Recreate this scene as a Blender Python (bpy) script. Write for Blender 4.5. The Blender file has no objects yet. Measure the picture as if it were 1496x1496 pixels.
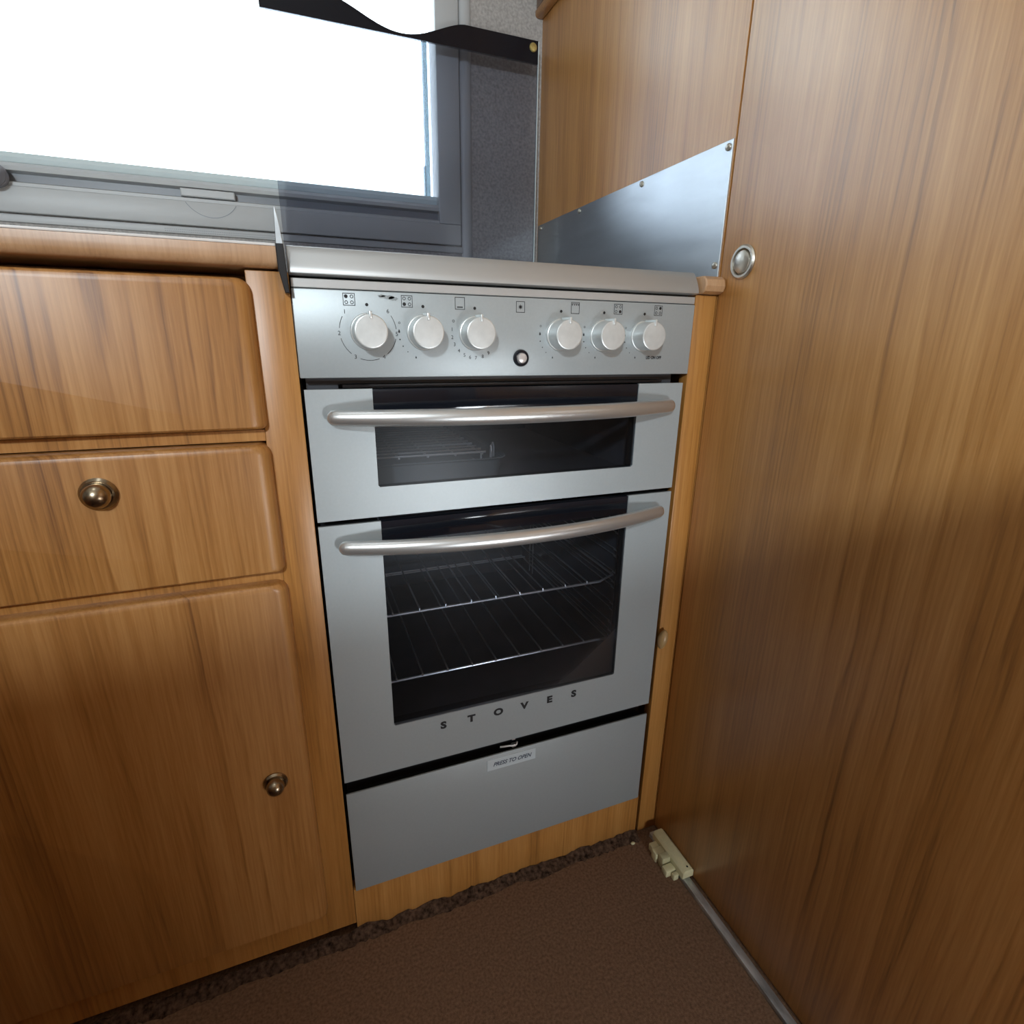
import bpy, bmesh, math, random
from mathutils import Vector, Matrix, noise
random.seed(7)
S = bpy.context.scene
COL = S.collection
PI = math.pi
XW = .541      # right wall plane
D = .62        # window wall plane

# ------------------------------------------------------------------ materials
def newmat(name):
    m = bpy.data.materials.new(name); m.use_nodes = True
    nt = m.node_tree; nt.nodes.clear()
    out = nt.nodes.new('ShaderNodeOutputMaterial')
    return m, nt, out
def N(nt, t, **k):
    n = nt.nodes.new(t)
    for a, b in k.items(): setattr(n, a, b)
    return n
def pbr(name, col, rough=.5, metal=0., spec=.5, coat=0., coat_rough=.1, bump=0., bscale=200., var=0., vscale=30.,
        stretch=(1, 1, 1), rvar=0., sheen=0., aniso=0.):
    m, nt, out = newmat(name)
    p = N(nt, 'ShaderNodeBsdfPrincipled')
    nt.links.new(p.outputs[0], out.inputs[0])
    p.inputs['Base Color'].default_value = (*col, 1)
    p.inputs['Roughness'].default_value = rough
    p.inputs['Metallic'].default_value = metal
    p.inputs['Specular IOR Level'].default_value = spec
    p.inputs['Coat Weight'].default_value = coat
    p.inputs['Coat Roughness'].default_value = coat_rough
    p.inputs['Anisotropic'].default_value = aniso
    tc = N(nt, 'ShaderNodeTexCoord'); mp = N(nt, 'ShaderNodeMapping')
    mp.inputs['Scale'].default_value = stretch
    nt.links.new(tc.outputs['Object'], mp.inputs[0])
    nz = N(nt, 'ShaderNodeTexNoise'); nz.inputs['Scale'].default_value = vscale
    nz.inputs['Detail'].default_value = 5
    nt.links.new(mp.outputs[0], nz.inputs['Vector'])
    if var:
        r = N(nt, 'ShaderNodeMapRange'); r.inputs[1].default_value = .3; r.inputs[2].default_value = .7
        r.inputs[3].default_value = 1 - var; r.inputs[4].default_value = 1 + var
        nt.links.new(nz.outputs['Fac'], r.inputs[0])
        mx = N(nt, 'ShaderNodeVectorMath', operation='SCALE')
        mx.inputs[0].default_value = col
        nt.links.new(r.outputs[0], mx.inputs['Scale'])
        nt.links.new(mx.outputs[0], p.inputs['Base Color'])
    if rvar:
        r = N(nt, 'ShaderNodeMapRange'); r.inputs[1].default_value = .3; r.inputs[2].default_value = .7
        r.inputs[3].default_value = rough - rvar; r.inputs[4].default_value = rough + rvar
        nt.links.new(nz.outputs['Fac'], r.inputs[0]); nt.links.new(r.outputs[0], p.inputs['Roughness'])
    if bump:
        n2 = N(nt, 'ShaderNodeTexNoise'); n2.inputs['Scale'].default_value = bscale; n2.inputs['Detail'].default_value = 4
        nt.links.new(mp.outputs[0], n2.inputs['Vector'])
        b = N(nt, 'ShaderNodeBump'); b.inputs['Strength'].default_value = bump; b.inputs['Distance'].default_value = .002
        nt.links.new(n2.outputs['Fac'], b.inputs['Height']); nt.links.new(b.outputs[0], p.inputs['Normal'])
    return m

def wood(name, dark=(.19, .075, .018), mid=(.37, .165, .042), light=(.50, .255, .085), rough=.38, coat=.8, seed=0., line=.75):
    m, nt, out = newmat(name); L = nt.links.new
    p = N(nt, 'ShaderNodeBsdfPrincipled'); L(p.outputs[0], out.inputs[0])
    tc = N(nt, 'ShaderNodeTexCoord')
    off = N(nt, 'ShaderNodeVectorMath', operation='ADD'); off.inputs[1].default_value = (seed * 3.1, seed * 1.7, seed * 2.3)
    L(tc.outputs['Object'], off.inputs[0])
    # x+y as the across-grain coordinate so that both wall directions read the same
    def nz(scale, st, detail=4, dist=0.):
        mp = N(nt, 'ShaderNodeMapping'); mp.inputs['Scale'].default_value = st
        L(off.outputs[0], mp.inputs[0])
        n = N(nt, 'ShaderNodeTexNoise'); n.inputs['Scale'].default_value = scale
        n.inputs['Detail'].default_value = detail; n.inputs['Distortion'].default_value = dist
        L(mp.outputs[0], n.inputs['Vector']); return n.outputs['Fac']
    board = nz(9., (1, 1, .05), 2)
    broad = nz(30., (1, 1, .05), 5, .2)
    fine = nz(330., (1, 1, .02), 3)
    pores = nz(700., (1, 1, .05), 2)
    warp = nz(4.0, (1, 1, .16), 1)
    wob = nz(12., (1, 1, .35), 2)
    sep = N(nt, 'ShaderNodeSeparateXYZ'); L(off.outputs[0], sep.inputs[0])
    def M(op, a, b=None, c=None):
        n = N(nt, 'ShaderNodeMath', operation=op)
        for i, v in enumerate((a, b, c)):
            if v is None: continue
            if isinstance(v, (int, float)): n.inputs[i].default_value = v
            else: L(v, n.inputs[i])
        return n.outputs[0]
    u = M('ADD', sep.outputs[0], sep.outputs[1])
    def rings(freq, wa, wo, pw):
        ph = M('ADD', M('ADD', M('MULTIPLY', u, freq), M('MULTIPLY', warp, wa)), M('ADD', M('MULTIPLY', wob, wo), M('MULTIPLY', board, freq * .09)))
        fr = M('FRACT', ph)
        # soft-topped growth ring: rises slowly, falls fast but not instantly
        rise = M('POWER', fr, pw)
        fall = M('MINIMUM', M('MULTIPLY', M('SUBTRACT', 1., fr), 9.), 1.)
        return M('MULTIPLY', rise, fall)
    zone = M('MINIMUM', M('MULTIPLY', M('MAXIMUM', M('SUBTRACT', board, .40), 0.), 6.), 1.)
    zone2 = M('MINIMUM', M('MULTIPLY', M('MAXIMUM', M('SUBTRACT', .62, broad), 0.), 4.), 1.)
    amp = nz(55., (1, 1, .12), 2)
    r1 = M('MULTIPLY', rings(52., 5.5, 1.0, 4.), zone)
    r2 = M('MULTIPLY', rings(150., 14., 1.6, 2.5), zone2)
    v = M('ADD', M('MULTIPLY', broad, .40), M('MULTIPLY', fine, .34))
    v = M('ADD', v, M('MULTIPLY', pores, .16))
    v = M('ADD', v, M('MULTIPLY', M('SUBTRACT', board, .5), .25))
    v = M('SUBTRACT', v, M('MULTIPLY', M('MULTIPLY', r1, M('MINIMUM', M('MULTIPLY', M('MAXIMUM', M('SUBTRACT', amp, .33), 0.), 4.), 1.)), .27 * line))
    v = M('SUBTRACT', v, M('MULTIPLY', r2, .13))
    cr = N(nt, 'ShaderNodeValToRGB'); L(v, cr.inputs[0])
    e = cr.color_ramp.elements
    e[0].position = .17; e[0].color = (*dark, 1); e[1].position = .60; e[1].color = (*light, 1)
    k = cr.color_ramp.elements.new(.39); k.color = (*mid, 1)
    L(cr.outputs[0], p.inputs['Base Color'])
    p.inputs['Roughness'].default_value = rough
    p.inputs['Coat Weight'].default_value = coat; p.inputs['Coat Roughness'].default_value = .36
    b = N(nt, 'ShaderNodeBump'); b.inputs['Strength'].default_value = .06; b.inputs['Distance'].default_value = .001
    L(fine, b.inputs['Height']); L(b.outputs[0], p.inputs['Normal'])
    return m

def glassy(name, tint, gloss=.06, rough=.02):
    m, nt, out = newmat(name)
    t = N(nt, 'ShaderNodeBsdfTransparent'); t.inputs[0].default_value = (*tint, 1)
    g = N(nt, 'ShaderNodeBsdfGlossy'); g.inputs['Roughness'].default_value = rough
    lw = N(nt, 'ShaderNodeFresnel'); lw.inputs['IOR'].default_value = 1.45
    mx = N(nt, 'ShaderNodeMixShader')
    mul = N(nt, 'ShaderNodeMath', operation='MULTIPLY'); mul.inputs[1].default_value = gloss / .04
    nt.links.new(lw.outputs[0], mul.inputs[0]); nt.links.new(mul.outputs[0], mx.inputs[0])
    nt.links.new(t.outputs[0], mx.inputs[1]); nt.links.new(g.outputs[0], mx.inputs[2])
    nt.links.new(mx.outputs[0], out.inputs[0])
    return m

M_WOOD = wood('cherry_laminate', seed=0)
M_WOOD2 = wood('cherry_laminate_wall', dark=(.23, .095, .022), mid=(.45, .205, .050), light=(.60, .31, .10), seed=2.4, line=1.0)
M_WOOD3 = wood('cherry_laminate_upper', dark=(.22, .09, .021), mid=(.43, .195, .047), light=(.58, .30, .095), seed=5.2, line=.5)
M_FRAME = wood('cherry_face_frame', dark=(.21, .085, .018), mid=(.41, .18, .040), light=(.54, .27, .08), seed=8.1, line=.5, coat=.3)
M_EDGE = wood('beech_edge', dark=(.34, .18, .085), mid=(.46, .265, .135), light=(.56, .34, .19), seed=3.3, rough=.3, line=.1)
M_DARKWOOD = wood('dark_moulding', dark=(.08, .035, .015), mid=(.17, .08, .032), light=(.26, .135, .06), seed=4)
M_SILVER = pbr('silver_paint', (.40, .44, .455), rough=.42, metal=.32, bump=.04, bscale=900, var=.02, vscale=300)
M_SILVERT = pbr('silver_trim', (.50, .505, .50), rough=.46, metal=.6, var=.04, vscale=18, stretch=(.15, 1, 1))
M_KNOB = pbr('silver_knob', (.72, .745, .74), rough=.34, metal=.55)
M_KFACE = pbr('silver_knob_face', (.66, .685, .68), rough=.42, metal=.45, var=.05, vscale=120)
M_HANDLE = pbr('satin_handle', (.62, .625, .62), rough=.33, metal=.8)
M_STEEL = pbr('brushed_steel', (.50, .53, .55), rough=.34, metal=1., var=.07, vscale=22, stretch=(1, .35, 2.2), rvar=.05)
M_BLACK = pbr('black_enamel', (.012, .012, .014), rough=.3)
M_CAV = pbr('oven_enamel', (.07, .075, .085), rough=.28, var=.3, vscale=14)
M_DARKGLASS = pbr('black_printed_glass', (.010, .012, .018), rough=.08)
M_OVGLASS = glassy('oven_door_glass', (.80, .82, .86), gloss=.012, rough=.3)
M_LIDGLASS = glassy('smoked_lid_glass', (.73, .74, .775), gloss=.012)
M_LIDBAND = pbr('black_lid_band', (.006, .007, .012), rough=.22, spec=.3)
M_WINGLASS = glassy('window_acrylic', (.93, .96, .97), gloss=.035)
M_CHROME = pbr('chrome_wire', (.66, .66, .66), rough=.3, metal=.75)
M_BRASS = pbr('antique_pewter', (.36, .29, .20), rough=.26, metal=1., var=.12, vscale=90)
M_PEWTER = pbr('pewter_lock', (.60, .56, .49), rough=.36, metal=1.)
M_INK = pbr('black_ink', (.01, .01, .012), rough=.5)
M_GREYINK = pbr('worn_smear', (.30, .33, .34), rough=.55, metal=.3, var=.25, vscale=300)
M_WALL = pbr('grey_vinyl_wall', (.40, .385, .37), rough=.75, bump=.5, bscale=260, var=.22, vscale=210)
M_PLASTIC = pbr('grey_window_frame', (.47, .49, .50), rough=.42, bump=.03, bscale=500)
M_PLASTICD = pbr('slot_shade_and_marks', (.24, .26, .29), rough=.4)
M_SEAL = pbr('window_seal', (.62, .72, .74), rough=.5)
M_CREAM = pbr('cream_plastic', (.62, .58, .36), rough=.45, var=.08, vscale=60)
M_ALU = pbr('stained_aluminium', (.50, .53, .55), rough=.38, metal=.6, var=.45, vscale=70, stretch=(1, .35, 1))
M_CARPET = pbr('brown_carpet', (.20, .115, .070), rough=.95, spec=.1, bump=.9, bscale=900, var=.30, vscale=260)
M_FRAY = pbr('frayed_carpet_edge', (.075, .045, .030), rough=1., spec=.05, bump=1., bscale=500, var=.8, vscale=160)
M_CEIL = pbr('cream_ceiling', (.62, .59, .54), rough=.8)
M_BLOCKER = pbr('blocker_wood', (.30, .15, .06), rough=.5)
M_PAPER = pbr('grey_label', (.55, .61, .64), rough=.5)
M_PAPERINK = pbr('blue_grey_ink', (.05, .065, .10), rough=.5)
M_BUTTON = pbr('pale_button', (.62, .58, .56), rough=.3, metal=.3)
M_BRASSF = pbr('brass_bumper', (.55, .44, .16), rough=.35, metal=.6, var=.2, vscale=300)
M_CATCH = pbr('tan_plastic', (.42, .27, .12), rough=.35)
M_WHITE = pbr('pale_laminate_top', (.72, .70, .68), rough=.35)

# ------------------------------------------------------------------ mesh helpers (world coordinates)
def wpos(o):
    v = Vector((0, 0, 0))
    while o is not None: v += o.location; o = o.parent
    return v
def obj(name, bm, mat, parent=None, label=None, smooth=True, cat=None, group=None, kind=None):
    me = bpy.data.meshes.new(name)
    bmesh.ops.recalc_face_normals(bm, faces=bm.faces)
    loc = Vector((0, 0, 0))
    if parent is None:
        co = [v.co for v in bm.verts]
        loc = Vector((sum(c.x for c in co) / len(co), sum(c.y for c in co) / len(co), min(c.z for c in co)))
    base = wpos(parent) if parent is not None else loc
    bmesh.ops.translate(bm, verts=bm.verts, vec=-base)
    bm.to_mesh(me); bm.free()
    me.materials.append(mat)
    if smooth:
        for p in me.polygons: p.use_smooth = True
        me.set_sharp_from_angle(angle=math.radians(32))
    o = bpy.data.objects.new(name, me); COL.objects.link(o)
    if parent is not None: o.parent = parent
    else: o.location = loc
    if label: o['label'] = label
    if cat: o['category'] = cat
    if group: o['group'] = group
    if kind: o['kind'] = kind
    return o
def thing(name, label, cat, loc, group=None):
    o = bpy.data.objects.new(name, None); COL.objects.link(o); o.location = loc
    o.empty_display_size = .02
    o['label'] = label; o['category'] = cat
    if group: o['group'] = group
    return o
def struct(name, bm, mat, smooth=True):
    return obj(name, bm, mat, None, kind='structure', smooth=smooth)
def BM(): return bmesh.new()
def box(bm, x0, x1, y0, y1, z0, z1, bev=0., seg=2):
    r = bmesh.ops.create_cube(bm, size=1.)
    vs = r['verts']
    for v in vs:
        v.co = Vector((x0 if v.co.x < 0 else x1, y0 if v.co.y < 0 else y1, z0 if v.co.z < 0 else z1))
    if bev:
        es = {e for v in vs for e in v.link_edges}
        bmesh.ops.bevel(bm, geom=list(es), offset=bev, segments=seg, affect='EDGES', profile=.5)
    return bm
def B(*a, **k): return box(BM(), *a, **k)
def prism(bm, pts, axis, a0, a1, bev=0., seg=1):
    """pts in the plane perpendicular to axis, extruded from a0 to a1"""
    def P(p, a):
        if axis == 'x': return (a, p[0], p[1])
        if axis == 'y': return (p[0], a, p[1])
        return (p[0], p[1], a)
    lo = [bm.verts.new(P(p, a0)) for p in pts]; hi = [bm.verts.new(P(p, a1)) for p in pts]
    n = len(pts); fs = [bm.faces.new(lo), bm.faces.new(hi[::-1])]
    for i in range(n): fs.append(bm.faces.new((lo[i], lo[(i + 1) % n], hi[(i + 1) % n], hi[i])))
    bmesh.ops.recalc_face_normals(bm, faces=fs)
    if bev:
        es = {e for f in fs[:2] for e in f.edges}
        bmesh.ops.bevel(bm, geom=list(es), offset=bev, segments=seg, affect='EDGES', profile=.5)
    return bm
def lathe(bm, prof, c, axis='y', n=48, sx=1., sy=1.):
    """prof: (radius, distance along axis) list"""
    rings = []
    for r, h in prof:
        ring = []
        for i in range(n):
            a = 2 * PI * i / n; u, v = r * math.cos(a) * sx, r * math.sin(a) * sy
            if axis == 'y': p = (c[0] + u, c[1] + h, c[2] + v)
            elif axis == 'x': p = (c[0] + h, c[1] + u, c[2] + v)
            else: p = (c[0] + u, c[1] + v, c[2] + h)
            ring.append(bm.verts.new(p))
        rings.append(ring)
    for a, b in zip(rings, rings[1:]):
        for i in range(n): bm.faces.new((a[i], a[(i + 1) % n], b[(i + 1) % n], b[i]))
    bm.faces.new(rings[0][::-1]); bm.faces.new(rings[-1])
    return bm
def tube(bm, pts, r, n=8, rz=None):
    pts = [Vector(p) for p in pts]; rings = []
    for i, p in enumerate(pts):
        t = (pts[min(i + 1, len(pts) - 1)] - pts[max(i - 1, 0)]).normalized()
        up = Vector((0, 0, 1)) if abs(t.z) < .95 else Vector((0, 1, 0))
        a = t.cross(up).normalized(); b = a.cross(t).normalized()
        ra = r[i] if isinstance(r, (list, tuple)) else r
        rb = rz[i] if rz else ra
        rings.append([bm.verts.new(p + a * ra * math.cos(2 * PI * k / n) + b * rb * math.sin(2 * PI * k / n)) for k in range(n)])
    for a, b in zip(rings, rings[1:]):
        for k in range(n): bm.faces.new((a[k], a[(k + 1) % n], b[(k + 1) % n], b[k]))
    bm.faces.new(rings[0][::-1]); bm.faces.new(rings[-1])
    return bm
def rect_pts(x0, x1, z0, z1, r=(0, 0, 0, 0), n=6):
    """corner radii: bl, br, tr, tl"""
    out = []
    for (cx, cz, sx, sz, a0), rr in zip(((x0, z0, 1, 1, PI), (x1, z0, -1, 1, 1.5 * PI), (x1, z1, -1, -1, 0), (x0, z1, 1, -1, .5 * PI)), r):
        if rr == 0: out.append((cx, cz)); continue
        for i in range(n + 1):
            a = a0 + .5 * PI * i / n
            out.append((cx + sx * rr + rr * math.cos(a), cz + sz * rr + rr * math.sin(a)))
    return out
def text(bm, s, size, x, z, y, bold=0., shear=0., sx=1., align='CENTER', thick=.0002):
    cu = bpy.data.curves.new('t', 'FONT'); cu.body = s; cu.size = size; cu.offset = bold; cu.shear = shear
    cu.align_x = align; cu.align_y = 'CENTER'; cu.resolution_u = 3
    o = bpy.data.objects.new('t', cu); COL.objects.link(o)
    dg = bpy.context.evaluated_depsgraph_get(); dg.update()
    me = bpy.data.meshes.new_from_object(o.evaluated_get(dg))
    n0 = len(bm.verts)
    bm.from_mesh(me); bm.verts.ensure_lookup_table()
    for v in bm.verts[n0:]: v.co = Vector((x + v.co.x * sx, y, z + v.co.y))
    bpy.data.objects.remove(o); bpy.data.curves.remove(cu); bpy.data.meshes.remove(me)
    return bm
def arc(bm, cx, cz, r, a0, a1, w, y, n=14):
    """flat ring segment facing -y (degrees)"""
    prev = None
    for i in range(n + 1):
        a = math.radians(a0 + (a1 - a0) * i / n)
        p = bm.verts.new((cx + (r - w / 2) * math.cos(a), y, cz + (r - w / 2) * math.sin(a)))
        q = bm.verts.new((cx + (r + w / 2) * math.cos(a), y, cz + (r + w / 2) * math.sin(a)))
        if prev: bm.faces.new((prev[0], p, q, prev[1]))
        prev = (p, q)
def disc(bm, cx, cz, r, y, n=14, sz=1.):
    vs = [bm.verts.new((cx + r * math.cos(2 * PI * i / n), y, cz + r * sz * math.sin(2 * PI * i / n))) for i in range(n)]
    bm.faces.new(vs)
def quad(bm, x0, x1, z0, z1, y):
    bm.faces.new([bm.verts.new(p) for p in ((x0, y, z0), (x1, y, z0), (x1, y, z1), (x0, y, z1))])
def sqframe(bm, cx, cz, h, w, y, hz=None):
    hz = hz or h
    quad(bm, cx - h, cx + h, cz + hz - w, cz + hz, y); quad(bm, cx - h, cx + h, cz - hz, cz - hz + w, y)
    quad(bm, cx - h, cx - h + w, cz - hz + w, cz + hz - w, y); quad(bm, cx + h - w, cx + h, cz - hz + w, cz + hz - w, y)

# ------------------------------------------------------------------ the setting
X0, X1, Y0, ZC = -2.0, XW, -1.75, 1.95
WX0, WX1, WZ0, WZ1 = -1.35, .320, 1.100, 1.78          # hob-side window hole
struct('floor', B(X0 - .05, XW + .08, Y0 - .05, D + .08, -.05, 0.), M_CARPET, False)
# ceiling with a roof opening added to light the fronts
RX0, RX1, RY0, RY1 = -.37, -.15, -.47, -.25
b = BM()
box(b, X0 - .05, RX0, Y0 - .05, D + .08, ZC, ZC + .04); box(b, RX1, XW + .08, Y0 - .05, D + .08, ZC, ZC + .04)
box(b, RX0, RX1, Y0 - .05, RY0, ZC, ZC + .04); box(b, RX0, RX1, RY1, D + .08, ZC, ZC + .04)
struct('ceiling', b, M_CEIL, False)
b = BM()
box(b, X0, WX0, D, D + .05, 0, ZC); box(b, WX1, XW + .0, D, D + .05, 0, ZC)
box(b, WX0, WX1, D, D + .05, 0, WZ0); box(b, WX0, WX1, D, D + .05, WZ1, ZC)
struct('wall_back', b, M_WALL, False)
struct('wall_left', B(X0 - .05, X0, Y0, D + .05, 0, ZC), M_WALL, False)
OX0, OX1, OZ0, OZ1 = -1.10, -.60, 1.20, 1.60             # added window across the gangway, lets in light
b = BM()
box(b, X0, OX0, Y0 - .05, Y0, 0, ZC); box(b, OX1, XW, Y0 - .05, Y0, 0, ZC)
box(b, OX0, OX1, Y0 - .05, Y0, 0, OZ0); box(b, OX0, OX1, Y0 - .05, Y0, OZ1, ZC)
struct('wall_front', b, M_WALL, False)
# right-hand wall: upper wood panel beside the hob
b = B(XW, XW + .03, .004, D + .05, 0, ZC); box(b, XW + .0301, XW + .04, Y0 - .05, D + .05, 0, ZC)
struct('wall_right', b, M_WOOD3, False)

# half-round seam trim beside the window
b = BM(); lathe(b, [(.0125, .96), (.0125, ZC)], (.373, D, 0), 'z', 24, sy=.55)
struct('trim_1', b, M_PLASTIC)

# ------------------------------------------------------------------ the window over the worktop
w = bpy.data.objects.new('window_1', None); COL.objects.link(w); w.location = (-.4, D, 1.06); w['kind'] = 'structure'
w['label'] = 'caravan window with grey plastic frame above the worktop'
b = BM()
fy0, fy1 = .609, D
ox0, ox1, oz0, oz1 = -1.30, .311, 1.104, 1.74
box(b, -1.42, .358, fy0, fy1, 1.060, oz0, .002); box(b, -1.42, .358, fy0, fy1, oz1, 1.82, .002)
box(b, -1.42, ox0, fy0, fy1, oz0, oz1, .002); box(b, ox1, .358, fy0, fy1, oz0, oz1, .002)
box(b, -1.42, .366, .6165, D, 1.052, 1.83, .001)
box(b, ox1, ox1 + .006, fy1 - .004, .67, oz0, oz1); box(b, ox0 - .006, ox0, fy1 - .004, .67, oz0, oz1)
box(b, ox0, ox1, fy1, .67, oz1, oz1 + .006)
# cut the backing plate over the opening: it is only a thin rim
bmesh.ops.delete(b, geom=[v for v in b.verts if abs(v.co.y - .6165) < .0015 and False], context='VERTS')
wf = obj('window_frame', b, M_PLASTIC, w)
# (rim built as four strips instead of a plate)
bpy.data.objects.remove(wf)
b = BM()
box(b, -1.42, .358, fy0, fy1, 1.064, oz0, .0025); box(b, -1.42, .358, fy0, fy1, oz1, 1.82, .0025)
box(b, -1.42, ox0, fy0, fy1, oz0, oz1, .0025); box(b, ox1, .358, fy0, fy1, oz0, oz1, .0025)
box(b, -1.42, .364, .6155, D, 1.050, 1.062, .001)
box(b, ox1, ox1 + .006, fy1 - .004, .67, oz0, oz1); box(b, ox0 - .006, ox0, fy1 - .004, .67, oz0, oz1)
box(b, ox0, ox1, fy1, .67, oz1, oz1 + .006)
wf = obj('window_frame', b, M_PLASTIC, w)
b = BM()
prism(b, [(.611, 1.104), (.611, 1.109), (.617, 1.1115), (.630, 1.1115), (.630, 1.100)], 'x', ox0, ox1)
prism(b, [(.626, 1.1245), (.613, 1.127), (.612, 1.133), (.617, 1.139), (.640, 1.141), (.640, 1.1245)], 'x', ox0, ox1)
obj('blind_cassette', b, M_PLASTIC, w)
obj('blind_slot', B(ox0, ox1, .626, .64, 1.1115, 1.1245), M_PLASTICD, w)  # shading of the recess put into a darker plastic
b = BM(); prism(b, [(.640, 1.137), (.632, 1.143), (.630, 1.150), (.634, 1.158), (.655, 1.158), (.655, 1.137)], 'x', ox0, ox1)
obj('pane_rail', b, M_SEAL, w)
b = BM(); box(b, .2925, .3010, .640, .652, 1.158, 1.44); box(b, .2890, .2924, .640, .652, 1.159, 1.215)
obj('pane_stay', b, glassy('clear_stay', (.33, .38, .40), gloss=.02), w)
obj('window_pane', B(ox0, ox1, .656, .660, 1.10, oz1), M_WINGLASS, w)
b = BM(); prism(b, [(-.165, 1.1115), (-.077, 1.1115), (-.077, 1.1245), (-.165, 1.1245)], 'y', .609, .626, .0015)
obj('blind_catch', b, M_PLASTIC, w)
b = BM(); arc(b, -.118, 1.128, .049, 212, 328, .0012, .6085, 24); obj('pull_lip', b, M_PLASTICD, w)
b = BM()
for i in range(64):
    for j in range(2): quad(b, -.20 + i * .003, -.1985 + i * .003, 1.0525 + j * .0035, 1.0538 + j * .0035, .6150)
obj('blind_perforation', b, M_PLASTICD, w)
b = BM()
lathe(b, [(.002, -.040), (.014, -.038), (.0185, -.030), (.0185, -.022), (.017, -.020), (.0185, -.018), (.0185, -.008), (.010, 0), (.008, .014)],
      (-.428, .616, 1.116), 'y', 32)
obj('window_latch', b, pbr('grey_latch', (.22, .21, .23), rough=.25), w, 'rounded dark grey turn latch')
# window added across the gangway, unseen, to light the room
w2 = bpy.data.objects.new('added_window', None); COL.objects.link(w2); w2.location = (-.8, Y0, OZ0); w2['kind'] = 'structure'
b = BM()
box(b, OX0 - .03, OX1 + .03, Y0, Y0 + .012, OZ0 - .03, OZ0); box(b, OX0 - .03, OX1 + .03, Y0, Y0 + .012, OZ1, OZ1 + .03)
box(b, OX0 - .03, OX0, Y0, Y0 + .012, OZ0, OZ1); box(b, OX1, OX1 + .03, Y0, Y0 + .012, OZ0, OZ1)
obj('window_frame', b, M_PLASTIC, w2)
obj('window_pane', B(OX0, OX1, Y0 - .03, Y0 - .026, OZ0, OZ1), M_WINGLASS, w2)

# ------------------------------------------------------------------ right-hand tall door panel with push lock
t = thing('tall_cupboard_door', 'tall wood laminate door panel on the right with a round push lock', 'cupboard door', (XW, -.5, 0))
obj('door_panel', B(XW, XW + .03, -1.30, .0015, .006, ZC - .004, .0012), M_WOOD2, t)
lk = BM(); lathe(lk, [(.0205, .001), (.0205, -.0015), (.0185, -.0035), (.0160, -.0035), (.0150, -.0015), (.0150, .001)], (XW, -.037, .970), 'x', 48)
lkr = obj('lock_ring', lk, M_PEWTER, t)
lk = BM(); lathe(lk, [(.0142, .001), (.0142, -.001), (.013, -.0035), (.009, -.0058), (.004, -.0066), (.0005, -.0068)], (XW, -.037, .970), 'x', 48)
obj('push_button', lk, M_PEWTER, lkr)

struct('wall_right_rear', B(XW, XW + .03, Y0 - .05, -1.303, 0, ZC), M_WOOD3, False)
# boxes added out of view to block light from the lower fronts
obj('added_light_block', B(X0 + .01, .22, Y0 + .02, -.80, .0, 1.01, .01), M_BLOCKER, label='unseen wooden block added across the gangway to shade the lower fronts', cat='cabinet')

obj('added_shade_box', B(-1.25, -.66, -.74, -.06, 0., .52, .01), M_BLOCKER, label='low added seat box left of the base cabinet, outside the picture', cat='blocker')  # added to darken the lower left cupboard
# steel splash plate
t = thing('splash_plate', 'brushed steel splash plate screwed to the wood wall beside the hob', 'splash plate', (XW, .31, .955))
obj('plate', B(XW - .0018, XW, .0055, .6145, .9555, 1.1170, .0004, seg=1), M_STEEL, t)
for yy, zz in ((.600, 1.110), (.416, 1.1105), (.205, 1.1100), (.013, 1.109), (.013, .971)):
    b = BM(); lathe(b, [(.0044, 0), (.0042, -.0018), (.0028, -.0030), (.0004, -.0034)], (XW - .0018, yy, zz), 'x', 16)
    s_ = obj('screw', b, M_PEWTER, t)

# overhead valance in the top corner
t = thing('overhead_valance', 'dark wooden valance with rounded lower batten in the top corner over the hob', 'valance', (.53, .55, 1.50))
obj('valance_board', B(.526, .5405, .32, .619, 1.513, 1.90, .001), M_DARKWOOD, t)
b = BM(); prism(b, rect_pts(.5235, .5405, 1.4975, 1.513, (.006, .002, .002, .006)), 'y', .31, .6195, .002, 2)
obj('batten', b, M_FRAME, t)

# ------------------------------------------------------------------ base cabinet left of the cooker
cab = thing('kitchen_cabinet', 'wood laminate base cabinet with drawers, left of the cooker', 'cabinet', (-.45, .3, 0))
FY = .004
obj('carcass', B(-1.0, -.008, .075, .60, .03, .9345), M_FRAME, cab)
b = BM()
XD = -.62                                         # left end of the fronts
box(b, -.0405, -.0003, FY, .022, .02, .9345, .001)          # stile by the cooker
for z0, z1 in ((.765, .777), (.600, .616), (.02, .074)): box(b, XD - .03, -.0406, FY, .022, z0, z1)
box(b, XD - .06, XD - .0301, FY, .022, .02, .9345)
obj('face_frame', b, M_FRAME, cab)
obj('kick_board', B(.0, .5008, FY, .022, .001, .0865, .001), M_FRAME, label='low wooden strip along the floor under the cooker', cat='kick board')
obj('filler_strip', B(.5065, .5405, FY, .022, .001, .9325, .001), M_FRAME, label='narrow upright wooden strip between cooker and right wall', cat='filler strip')
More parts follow.
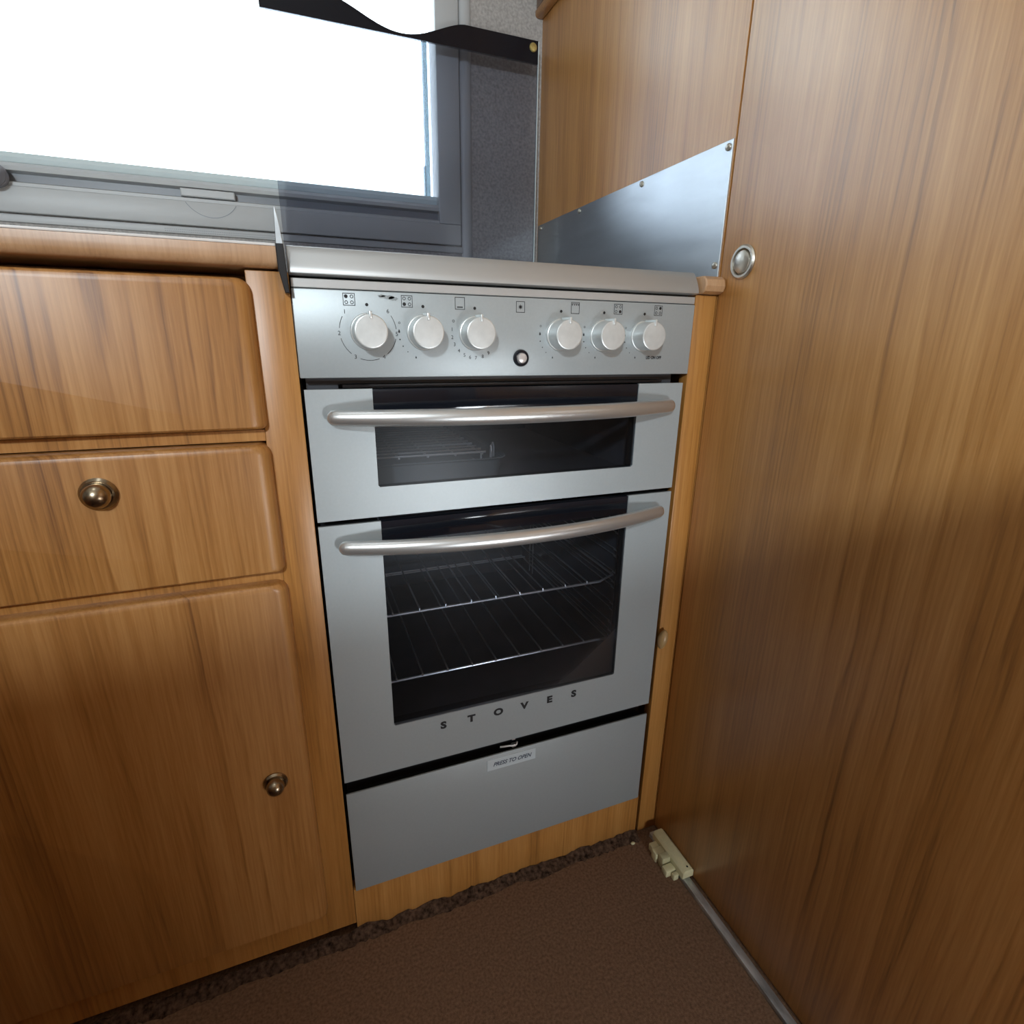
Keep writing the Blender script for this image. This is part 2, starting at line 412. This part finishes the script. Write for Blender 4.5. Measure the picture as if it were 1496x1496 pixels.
def front(name, z0, z1, mat):
    bm = BM()
    R_ = .012
    pts = rect_pts(XD, -.0370, z0, z1, (.004, .006, R_, .004))
    # bullnosed panel: stacked outlines
    prof = [(0., FY + .012), (0., .0005), (.0010, -.0040), (.0030, -.0080), (.0070, -.0110), (.0130, -.0125)]
    rings = []
    for ins, y in prof:
        iz = ins * .28
        q = rect_pts(XD + ins, -.0370 - ins, z0 + iz, z1 - iz, tuple(max(a - iz, .0012) for a in (.004, .006, R_, .004)))
        rings.append([bm.verts.new((p[0], y, p[1])) for p in q])
    n = len(rings[0])
    for a, c in zip(rings, rings[1:]):
        for i in range(n): bm.faces.new((a[i], a[(i + 1) % n], c[(i + 1) % n], c[i]))
    bm.faces.new(rings[0][::-1]); bm.faces.new(rings[-1])
    return obj(name, bm, mat, cab)
def knob(x, z, parent, r=.0145, y=-.0125):
    b = BM()
    lathe(b, [(r * .98, .0005), (r, -.002), (r * .86, -.0045), (r * .74, -.0045), (r * .72, -.0035), (r * .72, -.006), (r * .74, -.010), (r * .66, -.0145),
              (r * .45, -.0178), (r * .2, -.0193), (.0004, -.0197)], (x, y, z), 'y', 40)
    obj('knob', b, M_BRASS, parent)
d1 = front('drawer', .7785, .9265, wood('drawer_laminate', seed=1.3, line=1.6, coat=.25))
d2 = front('drawer', .6155, .7635, wood('drawer_laminate_lower', seed=1.3, line=1.3, coat=.25))
d3 = front('cupboard_door', .0720, .6025, wood('door_laminate', seed=6.9, line=.7, coat=.25))
knob(-.194, .7235, d2, .0165); knob(-.079, .332, d3, .0145)

# worktop
t = thing('worktop', 'light wood-edged worktop slab with pale top, left of the cooker', 'worktop', (-.5, .3, .936))
pr = [(.60, .9365), (-.003, .9365), (-.0065, .9378), (-.0088, .9405), (-.0096, .9445), (-.0098, .9500), (-.0098, .9555), (.60, .9555)]
b = BM(); prism(b, pr, 'x', -1.1, -.0095); obj('slab', b, M_EDGE, t)
obj('top_laminate', B(-1.1, -.0095, -.0100, .608, .9557, .9580, .0006), M_WHITE, t)
t = obj('worktop_end', prism(BM(), [(.10, .9335), (-.003, .9335), (-.0095, .9365), (-.012, .943), (-.010, .951), (-.004, .9552), (.10, .9552)], 'x', .5085, .5408, .0015),
        M_EDGE, label='short rounded end of wood worktop between cooker and right wall', cat='worktop')
# guard at the hob's left side
t = thing('heat_guard', 'thin upright metal heat guard between worktop and hob, black at its foot', 'heat guard', (-.004, 0, .914))
b = BM()
v = [(-.0090, .9585), (-.0022, .9585), (-.0040, .978), (-.0062, .992), (-.0078, .992)]
prism(b, v, 'y', .000, .055, .0004); obj('guard_plate', b, M_STEEL, t)
b = BM(); prism(b, [(-.0092, .9580), (-.0022, .9580), (-.0008, .9135), (-.0050, .9135), (-.0092, .9360)], 'y', -.0125, .0035, .0006); obj('guard_foot', b, M_BLACK, t)

# ------------------------------------------------------------------ the cooker
ck = thing('cooker', 'silver built-in gas cooker with six knobs, grill, oven and raised glass lid', 'cooker', (.25, .3, .0))
b = BM()
box(b, .006, .040, .024, .56, .09, .926); box(b, .460, .494, .024, .56, .09, .926)      # sides
box(b, .040, .460, .48, .56, .09, .926)                                                # back
box(b, .040, .460, .024, .48, .822, .926)                                              # top block
box(b, .040, .460, .024, .48, .662, .684)                                              # divider
box(b, .040, .460, .024, .48, .09, .345)                                               # base block
obj('cooker_body', b, M_CAV, ck)
# control panel: shallow folded sheet
b = BM(); box(b, 0.0005, .5035, 0., .022, .8300, .9195, .0012, 2)
cp = obj('control_panel', b, M_SILVER, ck)
b = BM(); box(b, .001, .5030, .0008, .022, .9203, .9292, .0006, 1); obj('panel_strip', b, M_SILVERT, ck)
b = BM()
prof = [(.56, .9318), (.006, .9318), (.0005, .9322), (-.0028, .9335), (-.0030, .9350), (-.0016, .9400), (.0012, .9460), (.0050, .9525), (.0100, .9592), (.0116, .9600), (.56, .9600)]
prism(b, prof, 'x', -.0002, .5055, .0012, 2); obj('hob_top', b, M_SILVERT, ck)
# glass lid, standing open
ly0, ly1 = .5740, .5790
lx0, lx1 = -.0004, .5125
b = BM(); box(b, lx0, lx1, ly0, ly1, .962, 1.4005, .0004, 1); lid = obj('glass_lid', b, M_LIDGLASS, ck)
pts = [(lx0, 1.4006), (lx1, 1.4006), (lx1, 1.4390)]
xa, xb = .360, .118
pts.append((xa, 1.4390))
k = 26
for i in range(1, k):
    tt = i / k; x = xa + (xb - xa) * tt
    sft = .5 - .5 * math.cos(2 * PI * min(max(tt, 0), 1))
    sft = sft ** .75
    pts.append((x, 1.4390 - .0335 * sft))
pts += [(xb, 1.4390), (lx0 + .012, 1.4390), (lx0, 1.430)]
b = BM(); prism(b, pts, 'y', ly0 - .0002, ly1 + .0002); obj('lid_band', b, M_LIDBAND, lid)
b = BM(); lathe(b, [(.0075, 0), (.0080, -.002), (.0068, -.004), (.003, -.0048), (.0004, -.0048)], (.501, ly0, 1.4265), 'y', 24); obj('bumper', b, M_BRASSF, lid, 'round brass-coloured bumper')
b = BM(); tube(b, [(.03, .571, .9635), (.47, .571, .9635)], .0035); obj('lid_hinge', b, M_STEEL, lid)
b = BM(); box(b, lx1 + .0001, lx1 + .0018, ly0, ly1, .962, 1.4385); obj('lid_edge', b, M_SEAL, lid)
# markings
Y = -.0003
def sym(): return obj('symbol', b, M_INK, cp)
KX = (.0745, .1350, .1950, .3050, .3650, .4250); KZ = .8785
def burners(cx, cz, which):
    sqframe(b, cx, cz, .0062, .0006, Y)
    for i, (u, v_) in enumerate(((-1, 1), (1, 1), (-1, -1), (1, -1))):
        if i == which: disc(b, cx + u * .0029, cz + v_ * .0029, .0019, Y)
        else: arc(b, cx + u * .0029, cz + v_ * .0029, .0015, 0, 360, .0006, Y)
for q_ in ((.0565, 0), (.1175, 2), (.3850, 3), (.4455, 1)):
    b = BM(); burners(q_[0], .9105, q_[1]); sym()
b = BM(); sqframe(b, .1775, .9105, .0058, .0006, Y, .0066); quad(b, .1741, .1809, .9059, .9070, Y); sym()
b = BM()
sqframe(b, .3240, .9100, .0058, .0006, Y, .0066); quad(b, .3190, .3290, .9146, .9151, Y)
for i in range(4): prism_x = .3198 + i * .0028; b.faces.new([b.verts.new(p) for p in ((prism_x - .001, Y, .9142), (prism_x + .001, Y, .9142), (prism_x, Y, .9125))])
sym()
b = BM(); sqframe(b, .2515, .9090, .0056, .0006, Y, .0062)
st = []
for i in range(16):
    a = 2 * PI * i / 16; r_ = .0032 if i % 2 == 0 else .0014
    st.append(b.verts.new((.2515 + r_ * math.cos(a), Y, .9090 + r_ * math.sin(a))))
b.faces.new(st); sym()
def polar(cx, r, a): a = math.radians(a); return cx + r * math.cos(a), KZ + r * math.sin(a)
for x in KX:
    b = BM(); disc(b, x, .9058, .0017, Y); obj('off_dot', b, M_INK, cp)
b = BM()
ang = [140, 184, 240, 300, 356, 404]
for i, a in enumerate(ang):
    x, z = polar(KX[0], .0305, a); text(b, str(i + 1), .0062, x, z, Y)
for a0, a1 in zip(ang, ang[1:]): arc(b, KX[0], KZ, .0300, a0 + 10, a1 - 10, .00055, Y)
obj('dial_scale', b, M_INK, cp)
b = BM()
for i, a in enumerate((172, 190, 207, 225, 242, 257, 272, 290, 307)):
    x, z = polar(KX[2], .0275, a); text(b, str(i + 1), .0058, x, z, Y)
x, z = polar(KX[2], .0285, 153); arc(b, x, z, .0012, 0, 360, .0005, Y)
obj('dial_scale', b, M_INK, cp)
def flame(cx, cz, s):
    b.faces.new([b.verts.new((cx + u * s, Y, cz + v_ * s)) for u, v_ in ((0, -1), (.6, -.5), (.45, .2), (0, 1.2), (-.35, .3), (-.6, -.4))])
for i in (1, 3, 4, 5):
    b = BM()
    x, z = polar(KX[i], .0275, 178); flame(x, z, .0020)
    x, z = polar(KX[i], .0285, 160); arc(b, x, z, .0010, 0, 360, .0004, Y)
    for a, s in ((196, .0008), (212, .0007), (228, .0006)):
        x, z = polar(KX[i], .0280, a); disc(b, x, z, s, Y, 8)
    x, z = polar(KX[i], .0285, 250); flame(x, z, .0014)
    obj('dial_scale', b, M_INK, cp)
b = BM()
text(b, 'LID ON OFF', .0052, .4445, .8515, Y, bold=.00022, sx=.86)
obj('dial_caption', b, M_INK, cp)
b = BM(); rr = random.Random(3)
for cx, cz, sx_, sz_ in ((.0965, .9142, .0095, .0019), (.1030, .9128, .0050, .0022), (.0905, .9152, .0045, .0012)):
    b.faces.new([b.verts.new((cx + sx_ * math.cos(a) * rr.uniform(.7, 1.1), Y - .0001, cz + sz_ * math.sin(a) * rr.uniform(.6, 1.2))) for a in [2 * PI * i / 18 for i in range(18)]])
obj('worn_patch', b, M_GREYINK, cp, 'grey worn patch')
# knobs
def make_knob(x):
    b = BM(); c = (x, 0, KZ)
    lathe(b, [(.0192, 0), (.0192, -.0020), (.0186, -.0030), (.0177, -.0034), (.0174, -.0238), (.0169, -.0255), (.0160, -.0259)], c, 'y', 64)
    k_ = obj('control_knob', b, M_KNOB, ck)
    b = BM(); lathe(b, [(.0159, -.0255), (.0158, -.0262), (.009, -.0265), (.0003, -.0266)], c, 'y', 48); obj('knob_face', b, M_KFACE, k_)
    b = BM(); box(b, x - .0014, x + .0014, -.0278, -.0045, KZ + .0125, KZ + .0200, .0006, 2)
    obj('pointer', b, M_KNOB, k_)
for x in KX: make_knob(x)
b = BM(); lathe(b, [(.0100, 0), (.0100, -.0020), (.0090, -.0036), (.0078, -.0040), (.0066, -.0036), (.0064, -.001)], (.253, 0, .8510), 'y', 40)
ib = obj('ignition_button', b, M_DARKGLASS, ck, 'round black-ringed ignition button')
b = BM(); lathe(b, [(.0062, 0), (.0062, -.0050), (.0052, -.0066), (.0028, -.0072), (.0003, -.0073)], (.253, 0, .8510), 'y', 32); obj('button_cap', b, M_BUTTON, ib)

# bow handle
def handle(parent, z, yb=-.0455, x0=.0235, x1=.4775):
    n = 40; P, ra, rb = [], [], []
    for i in range(n + 1):
        tt = -1 + 2 * i / n
        tt = math.copysign(1 - (1 - abs(tt)) ** 1.7, tt)
        x = (x0 + x1) / 2 + (x1 - x0) / 2 * tt
        y = -.0085 + (yb + .0085) * (1 - abs(tt) ** 2.2)
        P.append((x, y, z)); e = abs(tt)
        s = max(1 - max(e - .965, 0) ** 2 / .001226, 0) ** .5
        s = max(s, .25)
        rb.append(.0098 * s * (1 - .10 * max(e - .6, 0) / .4)); ra.append(.0078 * max(s, .2))
    b = BM(); tube(b, P, ra, 20, rb)
    return obj('handle', b, M_HANDLE, parent)
def Upanel(bm, x0, x1, z0, z1, gx0, gx1, gz0, y0, y1):
    r = .0012
    pts = [(x0, z0), (x1, z0), (x1, z1), (gx1, z1), (gx1, gz0 + .002), (gx1 - .002, gz0), (gx0 + .002, gz0), (gx0, gz0 + .002), (gx0, z1), (x0, z1)]
    prism(bm, pts, 'y', y0, y1)
    return bm
# grill door
gd = obj('grill_door', Upanel(BM(), .0030, .4970, .6675, .8180, .0745, .4255, .7040, 0., .0035), M_SILVER, ck)
obj('door_liner', Upanel(BM(), .0060, .4945, .6690, .8165, .0725, .4275, .7020, .0036, .0215), M_BLACK, gd)
g = obj('door_glass', B(.0746, .4254, .0012, .0062, .7041, .7885), M_OVGLASS, gd)
obj('glass_band', B(.0746, .4254, .0010, .0200, .7886, .8172, .0006), M_DARKGLASS, gd)
b = BM(); box(b, .044, .470, .012, .0215, .8185, .8215); obj('door_top_edge', b, M_BLACK, gd)
handle(gd, .7885)
# oven door
od = obj('oven_door', Upanel(BM(), .0030, .4970, .2895, .6615, .0745, .4235, .3640, 0., .0035), M_SILVER, ck)
obj('door_liner', Upanel(BM(), .0060, .4945, .2910, .6600, .0725, .4255, .3620, .0036, .0215), M_BLACK, od)
obj('door_glass', B(.0746, .4234, .0012, .0062, .3641, .6340), M_OVGLASS, od)
obj('glass_band', B(.0746, .4234, .0010, .0200, .6341, .6606, .0006), M_DARKGLASS, od)
handle(od, .6365)
for i, ch in enumerate('STOVES'):
    b = BM(); text(b, ch, .0156, .1435 + i * .0417, .3455, -.0003, bold=.00085, sx=1.15)
    obj('letter', b, M_INK, od)
# storage drawer
sd = obj('storage_drawer', B(.0035, .4965, .0005, .0035, .0875, .2680, .0006), M_SILVER, ck)
b = BM(); box(b, .2095, .2895, -.0004, .0005, .2415, .2615); st_ = obj('sticker', b, M_PAPER, sd, 'small grey sticker reading PRESS TO OPEN')
b = BM(); text(b, 'PRESS TO OPEN', .0100, .2500, .2510, -.0006, bold=.00025, shear=.35, sx=.88); obj('sticker_text', b, M_PAPERINK, st_)
b = BM()
tube(b, [(.232, .006, .2755), (.243, .003, .2765), (.252, .001, .2765), (.257, .0, .278), (.258, .001, .282)], .0016, 10)
box(b, .2495, .2570, .0, .006, .2735, .2775, .001); box(b, .2500, .2560, .002, .008, .2850, .2885, .001)
obj('catch', b, M_CHROME, sd, 'bright metal catch')
obj('drawer_body', B(.0062, .4938, .0036, .0232, .089, .2560), M_BLACK, sd)
obj('recess_back', B(.0062, .4938, .0216, .0238, .2561, .2905), M_BLACK, ck)
# shelf runners in the oven
for sx_ in (.0450, .4530):
    b = BM(); s = 1 if sx_ < .2 else -1
    for yy in (.045, .062, .40, .417):
        tube(b, [(sx_, yy, .365), (sx_, yy, .655)], .0013, 8)
    for z in (.395, .405, .420, .445, .456, .485, .495, .512, .540, .551, .580, .600):
        tube(b, [(sx_ + s * .004, .040, z), (sx_ + s * .004, .066, z)], .0014, 8)
        tube(b, [(sx_ + s * .002, .066, z), (sx_ + s * .002, .42, z)], .0009, 6)
    obj('shelf_runner', b, M_CHROME, ck)

# ------------------------------------------------------------------ things inside the cooker
def oven_shelf(z, label, up):
    b = BM()
    xa_, xb_ = .058, .442
    tube(b, [(xa_, .055, z + up), (xa_ + .024, .050, z), (xb_ - .026, .050, z), (xb_, .055, z + up)], .0021, 10)
    tube(b, [(xa_, .055, z + up), (xa_, .44, z + up)], .0019, 8); tube(b, [(xb_, .055, z + up), (xb_, .44, z + up)], .0019, 8)
    tube(b, [(xa_, .44, z + up), (xb_, .44, z + up)], .0019, 8); tube(b, [(xa_, .42, z), (xb_, .42, z)], .0016, 8)
    o = obj('oven_shelf', b, M_CHROME, label=label, cat='oven shelf', group='wire shelves in the oven')
    b2 = BM()
    for i in range(9):
        x = .088 + i * .038
        tube(b2, [(x, .0475, z + .0010), (x, .049, z + .0040), (x, .056, z + .0042), (x, .44, z + .0042)], .0014, 8)
    b2.verts.ensure_lookup_table()
    ch = obj('shelf_bars', b2, M_CHROME, o)
    return o
oven_shelf(.5060, 'upper chrome wire shelf seen through the oven door glass', .006)
oven_shelf(.4000, 'lower chrome wire shelf seen through the oven door glass', -.005)
# grill pan with trivet
gp = thing('grill_pan', 'black enamel grill pan with chrome rack, inside the grill compartment', 'grill pan', (.16, .2, .6843))
b = BM()
px0, px1, py0, py1, pz0, pz1 = .060, .262, .070, .400, .6846, .7140
def ring(x0, x1, y0, y1, z, r):
    return [(p[0], p[1], z) for p in rect_pts(x0, x1, y0, y1, (r, r, r, r), 6)]
rs = [ring(px0 + .006, px1 - .006, py0 + .006, py1 - .006, pz0, .016), ring(px0, px1, py0, py1, pz1 - .003, .020), ring(px0 - .004, px1 + .004, py0 - .004, py1 + .004, pz1, .022),
      ring(px0 - .004, px1 + .004, py0 - .004, py1 + .004, pz1 + .0015, .022), ring(px0 + .002, px1 - .002, py0 + .002, py1 - .002, pz1, .018), ring(px0 + .008, px1 - .008, py0 + .008, py1 - .008, pz0 + .002, .014)]
R = [[b.verts.new(p) for p in r_] for r_ in rs]; n = len(R[0])
for a, c in zip(R, R[1:]):
    for i in range(n): b.faces.new((a[i], a[(i + 1) % n], c[(i + 1) % n], c[i]))
b.faces.new(R[0][::-1]); b.faces.new(R[-1])
obj('pan', b, pbr('pan_enamel', (.10, .105, .105), rough=.4), gp)
b = BM()
for i in range(14): y = .085 + i * .022; tube(b, [(.070, y, .7205), (.236, y, .7205)], .0018, 8)
for i in range(5): x = .075 + i * .039; tube(b, [(x, .083, .7185), (x, .378, .7185)], .0015, 8)
for x, y in ((.075, .09), (.231, .09), (.075, .37), (.231, .37)): tube(b, [(x, y, .687), (x, y, .7185)], .0013, 8)
obj('rack', b, M_CHROME, gp)
b = BM(); tube(b, [(.2440, .085, .712), (.2440, .085, .728), (.2455, .086, .7325), (.2475, .088, .7325), (.2490, .089, .728), (.2490, .089, .712)], .0019, 10)
obj('handle_bracket', b, M_CHROME, gp)

# ------------------------------------------------------------------ small things at floor level
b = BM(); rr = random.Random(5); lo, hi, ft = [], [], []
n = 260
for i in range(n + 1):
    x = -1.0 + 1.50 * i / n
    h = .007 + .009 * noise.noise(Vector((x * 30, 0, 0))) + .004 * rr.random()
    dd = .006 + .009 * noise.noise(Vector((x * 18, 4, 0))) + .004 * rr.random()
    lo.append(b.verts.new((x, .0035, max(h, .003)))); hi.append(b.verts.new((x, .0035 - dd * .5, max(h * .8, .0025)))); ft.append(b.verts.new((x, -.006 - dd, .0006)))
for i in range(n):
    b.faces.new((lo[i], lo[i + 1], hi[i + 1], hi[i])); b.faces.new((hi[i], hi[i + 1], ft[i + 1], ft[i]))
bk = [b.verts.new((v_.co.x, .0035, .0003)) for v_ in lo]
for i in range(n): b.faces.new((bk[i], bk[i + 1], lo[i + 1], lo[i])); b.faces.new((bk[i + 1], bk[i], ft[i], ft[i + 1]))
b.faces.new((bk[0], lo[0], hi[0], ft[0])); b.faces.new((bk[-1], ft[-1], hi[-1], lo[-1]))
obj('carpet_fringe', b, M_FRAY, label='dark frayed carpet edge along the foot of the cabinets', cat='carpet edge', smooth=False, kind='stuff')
obj('door_rail', B(.5205, .5335, -1.30, -.012, .0003, .0095, .0012), M_ALU, label='stained aluminium floor rail along the foot of the right door panel', cat='rail')
t = thing('rail_clip', 'cream plastic clip on the floor rail by the corner', 'clip', (.525, -.065, .0))
b = BM(); prism(b, [(.5185, .0096), (.5405, .0096), (.5405, .022), (.536, .0265), (.522, .0265), (.5185, .022)], 'y', -.110, -.024, .0015, 2)
obj('clip_body', b, M_CREAM, t)
b = BM()
box(b, .4985, .5183, -.062, -.048, .0005, .019, .002); box(b, .5030, .5183, -.046, -.034, .0005, .015, .002)
box(b, .4990, .5183, -.092, -.078, .0005, .014, .002); box(b, .5080, .5183, -.101, -.093, .0005, .012, .0015)
obj('clip_teeth', b, M_CREAM, t)
b = BM(); box(b, .5020, .5183, -.0765, -.0635, .0005, .024, .002); obj('clip_button', b, pbr('dark_cream_plastic', (.46, .43, .26), rough=.5), t, 'darker square button')  # button in a darker cream than the clip body
b = BM(); lathe(b, [(.0016, .0265), (.0016, .0269)], (.531, -.103, 0), 'z', 12); obj('clip_screw', b, M_BLACK, t)
b = BM(); bmesh.ops.create_icosphere(b, subdivisions=2, radius=1.)
for v_ in b.verts: v_.co = Vector((.483 + v_.co.x * .0042 * (1 + .2 * math.sin(9 * v_.co.y)), -.016 + v_.co.y * .0030, .0028 + v_.co.z * .0022))
obj('crumb', b, M_CREAM, label='tiny cream crumb lying on the carpet near the corner', cat='crumb')
b = BM(); bmesh.ops.create_icosphere(b, subdivisions=3, radius=1.)
for v_ in b.verts:
    k_ = 1 - .25 * max(0, -v_.co.z)
    v_.co = Vector((.5075 + .0075 * v_.co.x * k_ + .003 * v_.co.z, -.0045 + .0085 * v_.co.y, .4125 + .0165 * v_.co.z))
obj('turn_catch', b, M_CATCH, label='small tan oval catch on the strip right of the oven door', cat='catch')

# ------------------------------------------------------------------ light
wd = bpy.data.worlds.new('overcast'); S.world = wd; wd.use_nodes = True
bg = wd.node_tree.nodes['Background']; bg.inputs[0].default_value = (.86, .94, 1., 1); bg.inputs[1].default_value = 7.6
def area(name, loc, rot, sx_, sy_, power=0., col=(1, 1, 1), portal=False, shape='RECTANGLE'):
    l = bpy.data.lights.new(name, 'AREA'); l.shape = shape; l.size = sx_; l.size_y = sy_; l.energy = power; l.color = col
    l.cycles.is_portal = portal
    o = bpy.data.objects.new(name, l); COL.objects.link(o); o.location = loc; o.rotation_euler = rot
    return o
area('portal_window', ((ox0 + ox1) / 2, .668, (oz0 + oz1) / 2), (-PI / 2, 0, 0), ox1 - ox0, oz1 - oz0, portal=True)
area('portal_roof', ((RX0 + RX1) / 2, (RY0 + RY1) / 2, ZC + .03), (0, 0, 0), RX1 - RX0, RY1 - RY0, portal=True)
area('portal_opposite', ((OX0 + OX1) / 2, Y0 - .04, (OZ0 + OZ1) / 2), (PI / 2, 0, 0), OX1 - OX0, OZ1 - OZ0, portal=True)
# cool lamp added out of view, placed for the knob shadows
lp = area('added_key_lamp', (-.62, -1.70, 1.52), (0, 0, 0), .12, .12, 20., (.86, .95, 1.), shape='DISK')
lp.rotation_euler = (Vector((.25, 0, .75)) - lp.location).to_track_quat('-Z', 'Y').to_euler()

fl = area('added_low_fill', (.43, -1.30, .36), (PI / 2, 0, 0), .24, .24, 5.6, (.88, .95, 1.), shape='DISK')  # unseen light added to brighten the kick board and lower cooker
# ------------------------------------------------------------------ camera
cd = bpy.data.cameras.new('camera'); cam = bpy.data.objects.new('camera', cd); COL.objects.link(cam)
yaw, pitch, roll = map(math.radians, (21.42728184, 17.80970265, .76851863))
f = Vector((math.sin(yaw) * math.cos(pitch), math.cos(yaw) * math.cos(pitch), -math.sin(pitch)))
r = Vector((math.cos(yaw), -math.sin(yaw), 0)); u = r.cross(f)
r2 = math.cos(roll) * r + math.sin(roll) * u; u2 = -math.sin(roll) * r + math.cos(roll) * u
mt = Matrix((r2, u2, -f)).transposed().to_4x4(); mt.translation = Vector((-.00231987, -.62842449, .87248618))
cam.matrix_world = mt
cd.sensor_width = 36.; cd.lens = 785.0244413 / 1496 * 36; cd.clip_start = .01
S.camera = cam
S.view_settings.view_transform = 'Standard'; S.view_settings.look = 'None'; S.view_settings.gamma = 1
S.view_settings.use_curve_mapping = False; S.view_settings.exposure = -0.06
